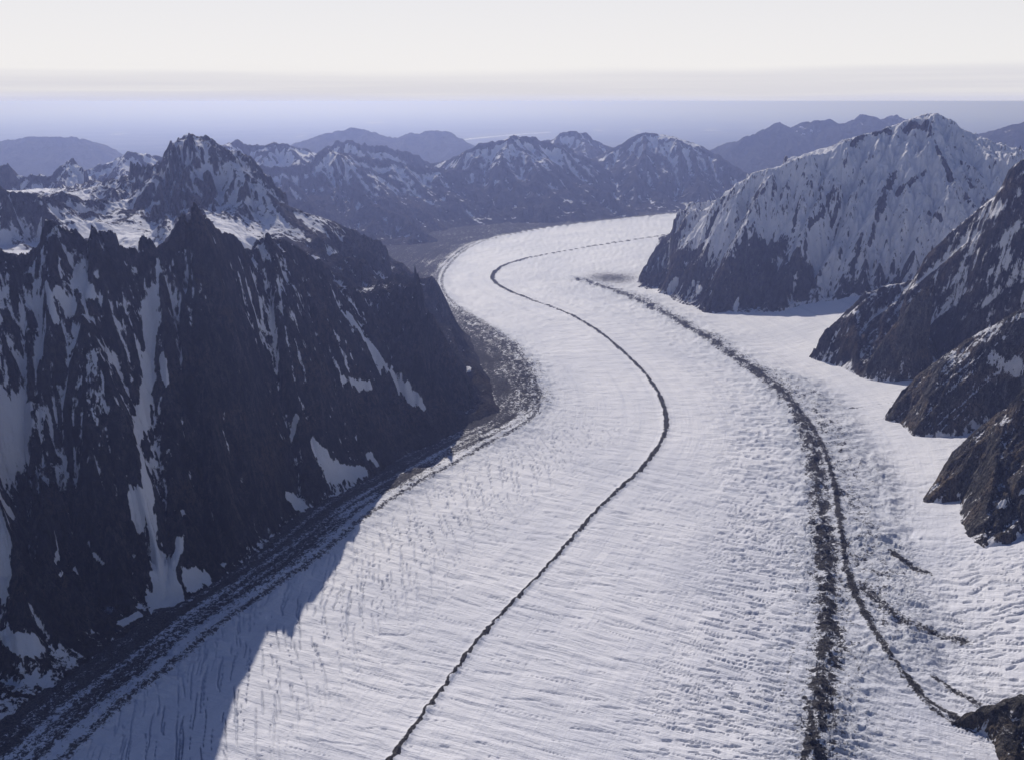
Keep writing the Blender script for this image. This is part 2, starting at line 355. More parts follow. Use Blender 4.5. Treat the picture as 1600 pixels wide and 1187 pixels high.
# the line ordering runs away from the camera: right of it is +
X, Yg = g.X, g.Y
n300 = fbm(X / 300, Yg / 300, 3, 1); n60 = fbm(X / 60, Yg / 60, 3, 2)
wob = n60 * 14
edge_n = fbm(X / 420, Yg / 420, 3, 5) * 60
beyond = sstep(0, 60, -(DL) )                            # left of the marginal moraine
def band(D, w, soft=1.0): return np.exp(-(np.abs(D) / w) ** 2 * soft)
far = sstep(5200, 9000, Yg)
rough = .9 * band(D1 - 30, 165) + 1.1 * band(D2 - 110, 210) * sstep(2000, 2600, Yg)
fan = np.exp(-(((X + 30) / 420) ** 2 + ((Yg - 5400) / 1100) ** 2))
rough = np.clip(rough + 1.0 * fan * band(DL - 60, 260) + .5 * band(DL, 90) + .35 * far, 0, 1)
rough *= .75 + .5 * n300
smooth_snow = sstep(30, 200, DM + n300 * 60) * (1 - np.exp(-((Yg - 2600) / 700) ** 2) * .55)
rough = np.clip(rough * (1 - .8 * smooth_snow), 0, 1)
debris = 0.0 * X
cw = (7 + 2 * np.sin(S / 700.) + Yg * .0006) * (1 + .45 * fbm(S / 140, W / 400, 2, 12))
debris = np.maximum(debris, 1.3 * np.exp(-((np.abs(W + n60 * 7 + pn(X / 19, Yg / 19, 18) * 7) / (cw * (1 + .9 * far))) ** 4)) * (1 - .3 * far))
bn = fbm(X / 34, Yg / 60, 3, 17) + .35 * fbm(X / 130, Yg / 240, 2, 19)
debris = np.maximum(debris, (.30 + .25 * bn) * band(W, cw * 2.6))
debris = np.maximum(debris, (.385 + .36 * bn + .16 * fbm(S / 150, W / 300, 2, 28)) * band(D1 + n60 * 26, 42) + (.37 + .35 * bn) * band(D1 - 35, 125))  # moraine rubble; shade among the hummocks is painted in with it
debris = np.maximum(debris, (.47 + .35 * bn) * band(D1 - 55 - 40 * n300, 95) * sstep(4300, 5200, Yg))
debris = np.maximum(debris, (.36 + .35 * bn) * band(D1 + 105 + 25 * n300, 12) * sstep(3600, 3000, Yg))
debris = np.maximum(debris, .62 * band(D2 + n60 * 14, 15) + (.36 + .5 * bn) * band(D2 - 90, 140) * sstep(2300, 2700, Yg))  # wide belt: real dirt plus shading of the broken ice, painted as debris
for ln, w_, a_ in ((R3, 36, .66), (R4, 24, .85), (R5, 22, .70), (R6, 15, .8), (R7, 18, .85)):
    d_ = g.coarse(lambda x, y, ln=ln: [dist_line(x, y, ln)[0]], 3)[0]; debris = np.maximum(debris, a_ * band(d_ + n60 * 6, w_))
# left marginal moraine and the debris shelf between ice and cliff
debris = np.maximum(debris, .62 * band(DL + n60 * 10, 26))
shelf = sstep(-10, 60, -DL + edge_n * .3)
debris = np.maximum(debris, shelf * (.55 + .25 * sstep(40, 320, -DL) + n300 * .2 + .30 * pn(DL / 38, S / 480, 45)))
debris = np.maximum(debris, .62 * fan * band(DL - 10, 170) * (.8 + bn) + .0 * X)
debris = np.maximum(debris, sstep(20, 160, -DL) * far * (.72 + .25 * n300 + .2 * pn(DL / 70, S / 900, 44)))
debris = np.maximum(debris, (.62 + .5 * bn) * sstep(170, -40, DL + 40 * n300) * sstep(4300, 5000, Yg) * sstep(8600, 7000, Yg))
pc = G(955, 435); pe = np.exp(-(((X - pc[0]) / 380) ** 2 + ((Yg - pc[1]) / 420) ** 2)); debris = np.maximum(debris, .66 * pe)
debris = np.maximum(debris, .40 * far * band(D1, 70))
crev = np.clip(.95 * np.exp(-((DL - 330) / 330) ** 2) * (1 - far) + .22 + .5 * band(D1 + 250, 260) + .9 * smooth_snow * np.exp(-((Yg - 2500) / 600) ** 2), 0, 1) * (DL > -40)
# relief
Z = AP + n300 * 5
hum = ridged(W / 110 + n300, S / 60 + n300, 3, 11) * 22 + ridged(W / 75, S / 24, 3, 14) * 11
Z = Z + hum * rough
cor = pn(W / 210 + n300 * .8, S / 42 + n60 * .3, 21) * 3.2 + pn(W / 90, S / 22, 22) * 2.2
Z = Z + cor * (1 - .6 * smooth_snow) * (1 + .8 * far) + n60 * 1.2
def cracks(u, v, cu, cv, hl, hw, seed, skew=.0):
    """one straight tapering crack per cell of a jittered lattice; u along the flow, v across it"""
    U = (u / cu).astype(F32); V = (v / cv).astype(F32); iu = np.floor(U); iv = np.floor(V); out = np.zeros(u.shape, F32)
    for i in (-1, 0, 1):
        for j in (-1, 0, 1):
            a = ((iu + i).astype(np.int32) + seed * 13) & 255; b = ((iv + j).astype(np.int32) + seed * 29) & 255
            j1, j2, j3, j4 = _GX[a, b], _GY[a, b], _GX[b, a], _GY[b, a]
            dv = (V - (iv + j + .5 + .45 * j1)) * cv; du = (U - (iu + i + .5 + .42 * j2)) * cu - dv * (skew + .16 * j3)
            L_ = hl * (.75 + .45 * j4); q = 1 - (dv / L_) ** 2
            out = np.maximum(out, np.clip(1.25 - np.abs(du) / math.sqrt(1 + skew * skew) / (hw * np.sqrt(np.maximum(q, 1e-3)) * (.7 + .4 * j1)), 0, 1) * (q > 0) * (j3 + j2 > -.7))
    return out
rs = np.gradient(gY)[:, None] * np.ones(X.shape); hwy = np.maximum(2.6, .85 * rs)
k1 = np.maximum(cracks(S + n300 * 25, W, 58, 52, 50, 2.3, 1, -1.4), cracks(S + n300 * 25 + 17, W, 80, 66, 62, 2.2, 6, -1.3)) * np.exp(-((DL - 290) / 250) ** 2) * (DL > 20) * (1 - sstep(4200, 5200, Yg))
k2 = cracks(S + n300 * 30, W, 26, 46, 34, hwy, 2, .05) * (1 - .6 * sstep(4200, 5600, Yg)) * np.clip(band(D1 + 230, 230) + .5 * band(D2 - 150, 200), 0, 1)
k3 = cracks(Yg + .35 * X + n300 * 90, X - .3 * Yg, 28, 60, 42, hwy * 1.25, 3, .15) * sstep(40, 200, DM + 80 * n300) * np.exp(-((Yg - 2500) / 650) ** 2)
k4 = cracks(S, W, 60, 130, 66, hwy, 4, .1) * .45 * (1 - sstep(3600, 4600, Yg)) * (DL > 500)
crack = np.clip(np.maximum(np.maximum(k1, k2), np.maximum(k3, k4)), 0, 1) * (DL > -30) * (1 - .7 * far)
cf = pn(W / 120 + n60 * .15, S / 38 + n60 * .2 + W * .004, 31); cm = (pn(W / 90, S / 90, 33) > -.05)
Z = Z - 8 * crack
Z = Z + (7 + 3 * n60) * np.exp(-(W / (cw * 1.8)) ** 2) + 6 * np.exp(-((DL + 10) / 60) ** 2) - sstep(0, 350, -DL) * 14 + sstep(250, 800, -DL) * 60 * (1 - far)
Z = Z - 5 * band(D1, 120) + 8 * band(D1, 20) + 6 * band(D2, 15)
Z = Z + shelf * (ridged(X / 45, Yg / 45, 4, 41) * 7)
ice_parts = [('medial_moraine', np.abs(W) < cw * 1.9, 'dark narrow medial moraine winding down the middle of the white glacier'),
             ('lateral_moraine', (DL < 25), 'dark rubble covered margin of the glacier below the shadowed cliff'),
             ('moraine_band', (np.abs(D1) < 62), 'broken debris band along the right side of the glacier'),
             ('moraine_band', (np.abs(D2) < 36), 'forked debris band starting at the dark rock knoll')]
qmask = lambda m: m[:-1, :-1] | m[1:, 1:]
taken = np.zeros((g.shape[0] - 1, g.shape[1] - 1), bool); parts = []
for nm, m_, lb in ice_parts:
    k = qmask(m_) & ~taken; taken |= k; parts.append((nm, k, lb))
AT = dict(debris=debris, rough=rough, crevasse=crack); VC = dict(flow=(W, S, 0 * W))
ice = make_mesh('glacier', X, Yg, Z, ~taken, AT, VC, M_ICE)
tag(ice, 'long white crevassed glacier curving away down the valley between dark mountain walls', 'glacier')
for nm, k, lb in parts:
    o = make_mesh(nm, X, Yg, Z, k, AT, VC, M_ICE, ice)
    if o: o['label'] = lb

# ------------------------------------------------------------------ mountain builder
def idw_height(x, y, foot, lines, p=1.35, foot_z=None, warp=None):
    if warp is not None:
        a, f = warp; wx = fbm(x / f, y / f, 3, 71) * a; wy = fbm(x / f, y / f, 3, 77) * a; x2, y2 = x + wx, y + wy
    else: x2, y2 = x, y
    poly = np.array([q[:3] for q in foot], float); cl = np.vstack([poly, poly[:1]])
    d, zf, _, _ = dist_line(x2, y2, cl); ins = inside(x2, y2, poly)
    num = zf / (d + 1) ** p; den = 1 / (d + 1) ** p; near = np.full(x.shape, 1e18); who = np.zeros(x.shape)
    for ln, wt, gid in lines:
        dl, zl, _, _ = dist_line(x2, y2, ln); k = wt / (dl + 1) ** p
        num += zl * k; den += k; m = dl < near; near = np.where(m, dl, near); who = np.where(m, gid, who)
    h = np.where(ins, num / den, zf - np.minimum(d * .7, 90))
    return h, who, np.where(ins, d, -d), near

def pick(X, Y, Z, px, py):
    """the surface point seen in that direction (first hit)"""
    u, v, d = proj(X, Y, Z); e = (u - px) ** 2 + (v - py) ** 2
    ok = e < 9
    if not ok.any(): ok = e <= e.min() + 4
    i = np.where(ok, d, 1e18).argmin(); return np.array([X.flat[i], Y.flat[i], Z.flat[i]])
def strokes(X, Y, Z, L, want=False):
    """soft mask round lines drawn over the surface; L = list of [(px,py,r), ...]"""
    m = np.full(X.shape, -1.0); ix = np.full(X.shape, -1)
    for k_, st in enumerate(L):
        pts = [(pick(X, Y, Z, a, b), r * math.hypot(*(pick(X, Y, Z, a, b) - np.array([0, 0, CAM_H]))[1:]) / FPX) for a, b, r in st]
        if len(pts) == 1: pts = pts * 2
        for (p, r0), (q, r1) in zip(pts[:-1], pts[1:]):
            v = q - p; L2 = (v ** 2).sum() + 1e-6; r = max(r0, r1); 
            bx = (X > min(p[0], q[0]) - 3 * r) & (X < max(p[0], q[0]) + 3 * r) & (Y > min(p[1], q[1]) - 3 * r) & (Y < max(p[1], q[1]) + 3 * r)
            if not bx.any(): continue
            xx, yy, zz = X[bx], Y[bx], Z[bx]
            t = np.clip(((xx - p[0]) * v[0] + (yy - p[1]) * v[1] + (zz - p[2]) * v[2]) / L2, 0, 1)
            d = np.sqrt((xx - p[0] - t * v[0]) ** 2 + (yy - p[1] - t * v[1]) ** 2 + .6 * (zz - p[2] - t * v[2]) ** 2)
            nv = 1 - d / (r0 + t * (r1 - r0)); o_ = m[bx]; ii = ix[bx]; ix[bx] = np.where(nv > o_, k_, ii); m[bx] = np.maximum(o_, nv)
    return (m, ix) if want else m
def blocky(g, h, wl, amp, seed):
    """push the surface in and out along its normal: pillars, slabs and ledges"""
    gx, gy = g.grad(h); m = np.sqrt(gx ** 2 + gy ** 2 + 1); nx, ny = -gx / m, -gy / m
    al = (g.X * .8 - g.Y * .6)
    n = ridged(g.X / wl + h / (wl * 5), g.Y / wl, 2, seed) + .5 * pn((g.X + g.Y * .3) / (wl * .6), h / (wl * 1.1), seed + 4)
    s = np.clip(np.hypot(gx, gy) - .5, 0, 1) * amp
    return g.X + nx * n * s, g.Y + ny * n * s, h + .25 * n * s
def ground_under(z, base=-60): return z > base

# ================================================================== LEFT MASSIF (shadowed wall, domed peak behind)
lerp = lambda a, b, t, dz=0: tuple(a[i] + (b[i] - a[i]) * t + (dz if i == 2 else 0) for i in range(3))
footL = [(-3300, 1100, 0), G(-60,1150), G(40,1085), G(110,1035), G(190,985), G(235,950), G(300,925), G(335,900), G(400,850), G(450,810), G(500,780), G(590,738), G(640,705), G(705,672), G(778,640),
         G(770,612), G(748,560), G(716,508), G(682,462), (-1080,9300,0), (-1900,10600,0), (-6500,11500,0), (-9500,8000,0), (-9500,1100,0)]
crest = [P(-260,300,2900), P(-120,380,3000), P(0,398,3150), P(40,388,3200), P(70,370,3250), P(120,377,3300), P(150,383,3320), P(185,367,3330), P(218,385,3380), P(240,380,3400), P(265,362,3430), P(280,335,3480), P(297,326,3500),
         P(325,340,3600), P(352,362,3750), P(368,372,3800), P(386,404,3900), P(404,378,4000), P(440,377,4150), P(478,403,4350), P(520,440,4600), P(560,462,4850)]
dome = [P(300,213,6200), P(318,222,6150), P(345,236,6050), P(372,262,6000), P(400,288,5950), P(440,318,5950), P(480,335,6000), P(520,345,6150), P(560,366,6300), P(585,388,6500), P(602,408,6700), P(625,425,6600), P(642,437,6500)]
domeL = [P(300,213,6200), P(282,220,6200), P(262,230,6150), P(246,252,6150), P(238,280,6100), P(212,300,6050), P(192,318,6000), P(176,336,5950)]
spurR = [P(560,462,4850), P(590,440,5500), P(642,437,6500), P(662,470,6200), P(690,505,6100), P(715,545,5700), P(740,585,5350), G(775,636)]
spurA = [P(297,326,3500), lerp(P(297,326,3500), G(350,880), .35, 90), lerp(P(297,326,3500), G(350,880), .7, 60), G(345,885)]
spurB = [P(404,378,4000), lerp(P(404,378,4000), G(470,785), .4, 90), lerp(P(404,378,4000), G(470,785), .75, 50), G(465,790)]
spurC = [P(520,440,4600), lerp(P(520,440,4600), G(640,700), .4, 80), lerp(P(520,440,4600), G(640,700), .75, 50), G(640,700)]
spurD = [P(120,377,3300), lerp(P(120,377,3300), G(190,960), .4, 80), lerp(P(120,377,3300), G(190,960), .75, 60), G(190,965)]
spurE = [P(-120,380,3000), lerp(P(-120,380,3000), G(60,1050), .5, 80), G(60,1060)]
gulA = [lerp(P(240,380,3400), G(262,935), t, dz) for t, dz in ((.06, -40), (.4, -110), (.8, -60), (1, 0))]
gulD = [lerp(P(30,390,3200), G(40,1020), t, dz) for t, dz in ((.1, -60), (.45, -260), (.8, -100))]
basin = [P(-60,395,5000), P(90,392,4800), P(200,372,4700), P(270,360,4700), P(380,368,4900), P(440,395,5000), P(500,415,5200)]
leftR = [P(-120,290,5400), P(-40,300,5200), P(0,290,5200), P(30,300,5200), P(72,312,5150), P(95,342,5100), P(118,378,5000)]
leftS = [P(95,305,5700), P(112,306,5600), P(132,345,5500)]
gM = Grid(-.86, .02, 960, np.concatenate([np.geomspace(1500, 2500, 120, endpoint=False), np.geomspace(2500, 6600, 780, endpoint=False), np.geomspace(6600, 10500, 130)]))
LN = [(crest, 1, 0), (dome, 1, 1), (domeL, 1, 1), (spurR, .8, 2), (spurA, .5, 0), (spurB, .5, 0), (spurC, .5, 2), (spurD, .5, 0), (spurE, .5, 0), (gulA, .5, 0), (gulD, .4, 0), (basin, .8, 1), (leftR, 1, 3), (leftS, .6, 3)]
H, who, dF, dR = gM.coarse(lambda x, y: idw_height(x, y, footL, LN, 1.5, None, (50, 500)), 4)
mk = sstep(0, 160, dF); flat = np.exp(-((H - 930) / 120) ** 2) * sstep(4300, 4700, gM.Y) * sstep(-700, -900, gM.X)
cm_ = .35 + .65 * sstep(0, 90, dR)
H = erode(gM, H, 520, 140, 4, 3, .5, mk * (1 - .85 * flat) * cm_, .6)
H = erode(gM, H, 130, 23, 2, 8, .5, mk * cm_ * (1 - flat) * (1 - .8 * sstep(4600, 5400, gM.Y)), .7)
H = H + np.maximum(pn(gM.X / 105, gM.Y / 105, 57), 0) * 60 * np.exp(-(dR / 75) ** 2) * (gM.Y < 5000) * sstep(500, 900, H)
H = H + ridged(gM.X / 260, gM.Y / 260, 3, 51, .5) * (40 + 26 * (gM.Y > 5200)) * mk * (1 - .92 * flat) * sstep(200, 900, H) * cm_ + fbm(gM.X / 40, gM.Y / 40, 2, 55) * 5 * mk
lowf = fbm(gM.X / 420, gM.Y / 420, 3, 61)
X_, Y_, Z_ = blocky(gM, H, 130, 11 * cm_ * (1 - .75 * sstep(4600, 5400, gM.Y)), 81)
gx, gy = gM.grad(H); nz = 1 / np.sqrt(1 + gx ** 2 + gy ** 2)
conc = np.clip((blur(Z_, 6) - Z_) / 14, -1, 1)
snow = .10 + .9 * (nz - .42) + .32 * conc + .38 * lowf + .26 * sstep(450, 1050, Z_) - .18 * sstep(450, 250, Z_)
snow += .17 * sstep(5200, 5900, gM.Y) * sstep(700, 1100, Z_) - .30 * np.clip(nz - .62, 0, 1) * (gM.Y > 5200) * (1 - flat) - .35 * sstep(-900, -300, gM.X) * (gM.Y < 5600)
snow -= .16 * sstep(4500, 4900, gM.Y) * (nz > .6)
# extra snow in the upper left of the wall
snow += .14 * sstep(-1050, -1600, gM.X) * (gM.Y < 4200)
def pt(*a): return [tuple(q) for q in a]
SN = [pt((236,455,6),(236,500,10),(234,545,9),(232,600,8),(224,650,11),(220,700,9),(232,760,10),(240,820,11),(252,870,13),(262,920,20),(262,940,20)),
      pt((215,780,16),(222,812,12)), pt((252,560,6),(258,600,5)), pt((285,800,4),(283,850,6),(272,880,6)),
      pt((0,640,28),(15,660,34),(5,720,26)), pt((-10,780,18),(5,850,14),(0,920,10)), pt((10,995,9),(35,1003,12),(62,1008,8)),
      pt((545,488,2),(565,515,3),(580,540,6),(598,562,9),(618,590,12),(632,612,10),(650,628,7),(664,638,3)), pt((537,592,4),(560,603,8),(580,602,6)),
      pt((490,692,6),(505,710,10),(520,735,14),(545,738,9),(572,735,6)), pt((582,712,6),(590,722,5)), pt((455,775,9),(470,785,10)),
      pt((88,830,3),(92,870,4),(95,895,4)), pt((122,888,5),(124,893,4)), pt((136,845,2),(150,870,3),(160,882,3)), pt((735,572,4),(730,578,3)),
      pt((124,420,5),(132,450,8),(146,462,5)), pt((95,460,7),(108,490,5)), pt((190,970,5),(220,958,4)), pt((462,650,4),(455,680,3)),
      pt((300,905,14),(318,900,10)), pt((70,445,4),(88,500,4)), pt((1,770,10),(20,800,7)),
      pt((118,358,7),(150,360,19),(185,362,20),(222,368,17)), pt((362,350,14),(385,366,24),(425,384,18)), pt((0,372,10),(30,385,8)), pt((330,335,6),(350,345,6)), pt((475,395,5),(500,402,4))]
sm, six = strokes(X_, Y_, Z_, SN[:-5], True)
ib = int(np.searchsorted(gM.Ys, 4450)); sb, jb = strokes(X_[ib:], Y_[ib:], Z_[ib:], SN[-5:], True)
sw = sb > sm[ib:]; sm[ib:] = np.where(sw, sb, sm[ib:]); six[ib:] = np.where(sw, jb + len(SN) - 5, six[ib:])
rk = strokes(X_, Y_, Z_, [pt((425,290,10),(455,335,14),(500,365,14),(550,385,12),(600,410,10)), pt((455,375,9),(520,400,9),(570,415,10)), pt((255,290,12),(215,315,12),(190,330,8)), pt((330,290,12),(300,310,10)), pt((280,345,8),(300,335,8))])
rk = np.where(rk > -1, rk + fbm(X_ / 50, Z_ / 60, 3, 67) * .9, rk); snow = snow - .55 * sstep(-.7, .4, rk)
sm = np.where(sm > -1, sm + fbm((X_ + .4 * Y_) / 22, Z_ / 60, 3, 66) * .7, sm)
f_ = sstep(-.7, .5, sm); snow = snow + f_ * np.maximum(1.1 - snow, 0)
keep = (Z_[:-1, :-1] > -50) & (gM.Y[:-1, :-1] < 10400)
Q = lambda a: a[:-1, :-1]
coul = (Q(sm) > -.15) & keep
whoQ = np.rint(Q(who)); labs = {0: ('rock_wall', 'sheer dark granite wall in shadow with snow couloirs above the glacier', 'cliff'),
        1: ('mountain', 'domed snow dusted peak rising behind the shadowed granite wall', 'mountain'),
        2: ('rock_spur', 'dark rock spur running down to the glacier bend beside the shadowed wall', 'mountain spur'),
        3: ('mountain', 'jagged dark ridge with snow gullies at the left edge behind the granite wall', 'mountain')}
for k, (nm, lb, ct) in labs.items():
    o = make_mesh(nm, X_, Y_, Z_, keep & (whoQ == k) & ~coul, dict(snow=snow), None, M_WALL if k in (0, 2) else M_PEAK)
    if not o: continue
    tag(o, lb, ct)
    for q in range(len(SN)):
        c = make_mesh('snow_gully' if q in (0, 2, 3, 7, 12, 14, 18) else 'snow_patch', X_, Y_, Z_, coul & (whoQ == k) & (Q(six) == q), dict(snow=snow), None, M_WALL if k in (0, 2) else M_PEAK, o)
        if c and q == 0: c['label'] = 'long snow filled couloir running the full height of the dark wall'
nvert_left = X_.size

# ================================================================== RIGHT SIDE
def massif(name, label, cat, mat, foot, lines, grid, wl, amp, octs, seed, p=1.4, warp=(30, 350), rn=(200, 20), bl=(45, 6), snow_fn=None, stroke=None, coarse=4, mkd=80, gain=.55, strat=0.0):
    H, who, dF, dR = grid.coarse(lambda x, y: idw_height(x, y, foot, lines, p, None, warp), coarse)
    mk = sstep(0, mkd, dF) * (.6 + .4 * sstep(0, 70, dR))
    H = erode(grid, H, wl, amp, octs, seed, gain, mk)
    H = H + ridged(grid.X / rn[0], grid.Y / rn[0], 5, seed + 50, .55) * rn[1] * mk + fbm(grid.X / 35, grid.Y / 35, 3, seed + 55) * rn[1] * .12 * mk
    if strat:
        for wl_, am_ in ((170, 34), (70, 18), (32, 8)):
            H = H + mk * strat * am_ * ridged((H * .8 - .8 * grid.X + grid.Y * .35) / wl_, (grid.Y + .4 * grid.X) / (wl_ * 4.5), 2, seed + 33)
    X_, Y_, Z_ = blocky(grid, H, bl[0], bl[1], seed + 80)
    gx, gy = grid.grad(H); nz = 1 / np.sqrt(1 + gx ** 2 + gy ** 2); conc = np.clip((blur(Z_, 6) - Z_) / 12, -1, 1)
    s = snow_fn(X_, Y_, Z_, nz, conc, fbm(grid.X / 400, grid.Y / 400, 3, seed + 60), gx, gy)
    s = s + .45 * sstep(60, 5, dF) * sstep(-.1, .4, fbm(grid.X / 60, grid.Y / 60, 2, seed + 9))
    if stroke:
        for L, lo, hi in stroke:
            sm = strokes(X_, Y_, Z_, L); sm = np.where(sm > -1, sm + fbm((X_ + .4 * Y_) / 26, Z_ / 70, 3, 66) * .9, sm); f = sstep(-.6, .5, sm); s = s * (1 - f) + f * (lo + hi)
    keep = (dF[:-1, :-1] > -70)
    o = make_mesh(name, X_, Y_, Z_, keep, dict(snow=s), None, mat); tag(o, label, cat)
    return o
# --- the great fluted snow peak
footR = [GA(992,450,-6), GA(1030,462,-6), GA(1075,482,-6), GA(1110,492,-6), GA(1140,488,-6), GA(1165,492,-6), GA(1215,490,-6), GA(1250,478,-6), GA(1290,474,-6), GA(1340,464,-6), GA(1400,452,-6), (4300,6500,500), (6800,7000,500), (7500,10500,300),
         (3800,12500,0), (2500,12500,0), (1900,11600,0), G(1020,392), G(1000,430)]
crR = [P(1720,320,7300), P(1650,295,7400), P(1580,264,7500), P(1555,248,7600), P(1530,232,7700), P(1500,204,7850), P(1480,188,7950), P(1465,177,8000), P(1440,184,8050), P(1420,187,8050), P(1400,193,8050), P(1365,204,8000), P(1340,214,8000), P(1315,222,7950), P(1290,240,7900),
       P(1262,244,7850), P(1240,249,7850), P(1210,264,7900), P(1180,270,8000), P(1150,285,8100), P(1125,312,8300), P(1108,330,8400), P(1093,332,8500), P(1086,316,8600), P(1076,332,8700), P(1060,347,8800), P(1042,368,8800), P(1022,395,8700), P(1005,425,8600)]
def spur(a, b, bulge, n=4): return [lerp(a, b, t, bulge * math.sin(math.pi * t)) for t in np.linspace(0, 1, n)]
lnR = [(crR, 1, 0), (spur(P(1210,264,7900), GA(1100,490), 60), .55, 0), (spur(P(1315,222,7950), GA(1215,488), 90), .55, 0), (spur(P(1125,312,8300), GA(1030,460), 60), .5, 0),
       (spur(P(1400,193,8050), GA(1300,474), 40), .4, 0), (spur(P(1465,177,8000), GA(1420,448), 60), .5, 0), (spur(P(1530,232,7700), (3900,6900,560), 30), .4, 0),
       (spur(P(1262,244,7850), GA(1150,487), -130), .4, 0), (spur(P(1365,204,8000), GA(1255,478), -110), .4, 0), ([(3800,9500,900), (4200,11500,400)], .4, 0)]
gR = Grid(.10, .72, 860, np.concatenate([np.geomspace(6100, 9000, 520, endpoint=False), np.geomspace(9000, 12600, 60)]))
def snR(X, Y, Z, nz, conc, lf, gx, gy):
    u = (X - 1500) / 1600
    s = .35 + .46 * sstep(250, 720, Z + lf * 260 + 200 * u) + .35 * (nz - .5) + .22 * conc + .20 * lf + .05 * sstep(900, 1200, Z)
    return s
darkR = [([pt((1150,425,26),(1180,400,24),(1215,385,16)), pt((1110,470,18),(1150,460,22),(1200,450,26),(1215,470,14)), pt((1240,400,12),(1265,430,14),(1255,460,9)), pt((1010,430,12),(1050,420,14),(1085,430,14)), pt((1090,390,9),(1060,400,8)),
           pt((1300,290,3),(1285,330,5),(1272,350,3)), pt((1395,270,5),(1385,300,6),(1370,340,4)), pt((1440,195,9),(1420,200,8)), pt((1368,205,5),(1390,205,4)), pt((1455,200,4),(1485,280,4)), pt((1310,320,3),(1300,350,3)), pt((1242,325,3),(1226,400,3)), pt((1182,300,3),(1160,375,3)), pt((1348,365,3),(1330,425,4)), pt((1425,395,4),(1400,438,6)), pt((1452,330,3),(1470,340,4)), pt((1345,210,4),(1330,225,3)), pt((1500,250,2),(1520,290,4)), pt((1270,345,3),(1258,390,3)), pt((1120,330,3),(1100,370,4)), pt((1320,440,8),(1345,450,8)), pt((1385,300,3),(1360,380,3)), pt((1440,270,4),(1400,300,4))], .12, .06),
         ([pt((1150,466,3),(1148,478,4)), pt((1085,440,3),(1090,452,5)), pt((1053,438,4),(1047,450,5))], .9, .1)]
massif('mountain', 'tall fluted snow covered peak on the right above the glacier', 'mountain', M_FLUTE, footR, lnR, gR, 340, 70, 5, 5, 1.45, (40, 400), (330, 30), (60, 4), snR, darkR, 4, 110, .6)
# --- rock buttresses down the right bank
def snB(lo, k=.9, zz=(300, 900), hi=.25):
    def f(X, Y, Z, nz, conc, lf, gx, gy): return lo + k * (nz - .6) + .25 * conc + .30 * lf + hi * sstep(zz[0], zz[1], Z)
    return f
footC1 = [GA(1265,560,-6), GA(1300,570,-6), GA(1340,588,-6), GA(1380,592,-6), GA(1440,560,0), (2900,5000,150), (4600,4500,350), (5200,5900,400), (4300,6500,450), GA(1405,452,-6), GA(1340,478,-6), GA(1290,520,-6)]
crC1 = [GA(1268,556), P(1278,528,5820), P(1300,510,5850), P(1330,482,5850), P(1352,460,5850), P(1380,452,5850), P(1408,446,5850), P(1432,438,5800), P(1450,405,5750), P(1480,375,5700), P(1520,340,5600), P(1560,300,5500), P(1585,262,5400), P(1600,250,5350), P(1680,235,5150), P(1850,330,4900)]
gC1 = Grid(.24, .80, 640, np.geomspace(4900, 6700, 300))
massif('rock_buttress', 'jagged buttress below the fluted peak, its toe standing in the snow bay', 'rock buttress', M_PEAK, footC1, [(crC1, 1, 0), (spur(P(1330,482,5850), GA(1345,586), 30), .5, 0)], gC1, 260, 26, 5, 9, 1.3, (20, 250), (160, 16), (45, 6), snB(.32, .9, (250, 700), .40), None, 3, 60, strat=1.0)
footC2 = [GA(1340,590,-6), GA(1362,596,-6), GA(1400,598,-6), GA(1432,594,-6), GA(1470,560,-6), GA(1520,545,-6), (3100,4500,260), (4600,4200,500), (5200,5200,500), (3600,5600,300), GA(1400,530,-6)]
crC2 = [GA(1343,588), P(1370,548,5330), P(1400,508,5300), P(1432,460,5250), P(1460,430,5200), P(1500,402,5150), P(1540,370,5050), P(1575,335,4980), P(1600,310,4930), P(1680,270,4750), P(1850,330,4500)]
gC2 = Grid(.32, .80, 640, np.geomspace(4100, 5700, 330))
massif('rock_slab', 'smooth dark slanting rock slab with a sunlit edge, second buttress on the right bank', 'rock buttress', M_BUTT, footC2, [(crC2, 1, 0)], gC2, 240, 20, 5, 12, 1.25, (20, 260), (180, 14), (50, 6), snB(.17, .9, (350, 900), .32), [([pt((1560,430,10),(1600,440,16)), pt((1500,480,4),(1600,390,7))], .35, .3)], 3, 60, strat=1.0)
footC3 = [GA(1378,658,-6), GA(1405,664,-6), GA(1425,684,-6), GA(1455,686,-6), GA(1500,682,-6), GA(1560,668,-6), (2700,3900,200), (4200,3700,300), (4600,4600,400), (3400,4900,300), GA(1480,590,-6), GA(1430,615,-6)]
crC3 = [GA(1379,655), P(1395,634,4650), P(1415,612,4660), P(1440,585,4660), P(1462,568,4650), P(1490,548,4600), P(1520,528,4540), P(1560,506,4460), P(1600,484,4380), P(1700,430,4200)]
gC3 = Grid(.38, .80, 620, np.geomspace(3600, 4950, 330))
massif('rock_buttress', 'broken brown rock buttress with snow on its upper ledges, third along the right bank', 'rock buttress', M_BUTT, footC3, [(crC3, 1, 0), (spur(P(1490,548,4600), GA(1430,680), 40), .6, 0)], gC3, 170, 20, 5, 15, 1.3, (18, 200), (120, 12), (38, 6), snB(.20, .8, (200, 600), .35), [([pt((1550,560,8),(1590,575,12)), pt((1520,520,3),(1600,492,5))], .35, .3)], 3, 50, strat=1.0)
footC4 = [GA(1440,788,-6), GA(1458,790,-6), GA(1500,786,-6), GA(1498,812,-6), GA(1510,838,-6), GA(1535,860,-6), GA(1570,855,-6), GA(1600,838,-6), (2600,3100,150), (3700,3000,250), (3900,3800,300), (2900,4000,200), GA(1570,660,-6), GA(1510,690,-6), GA(1470,740,-6)]
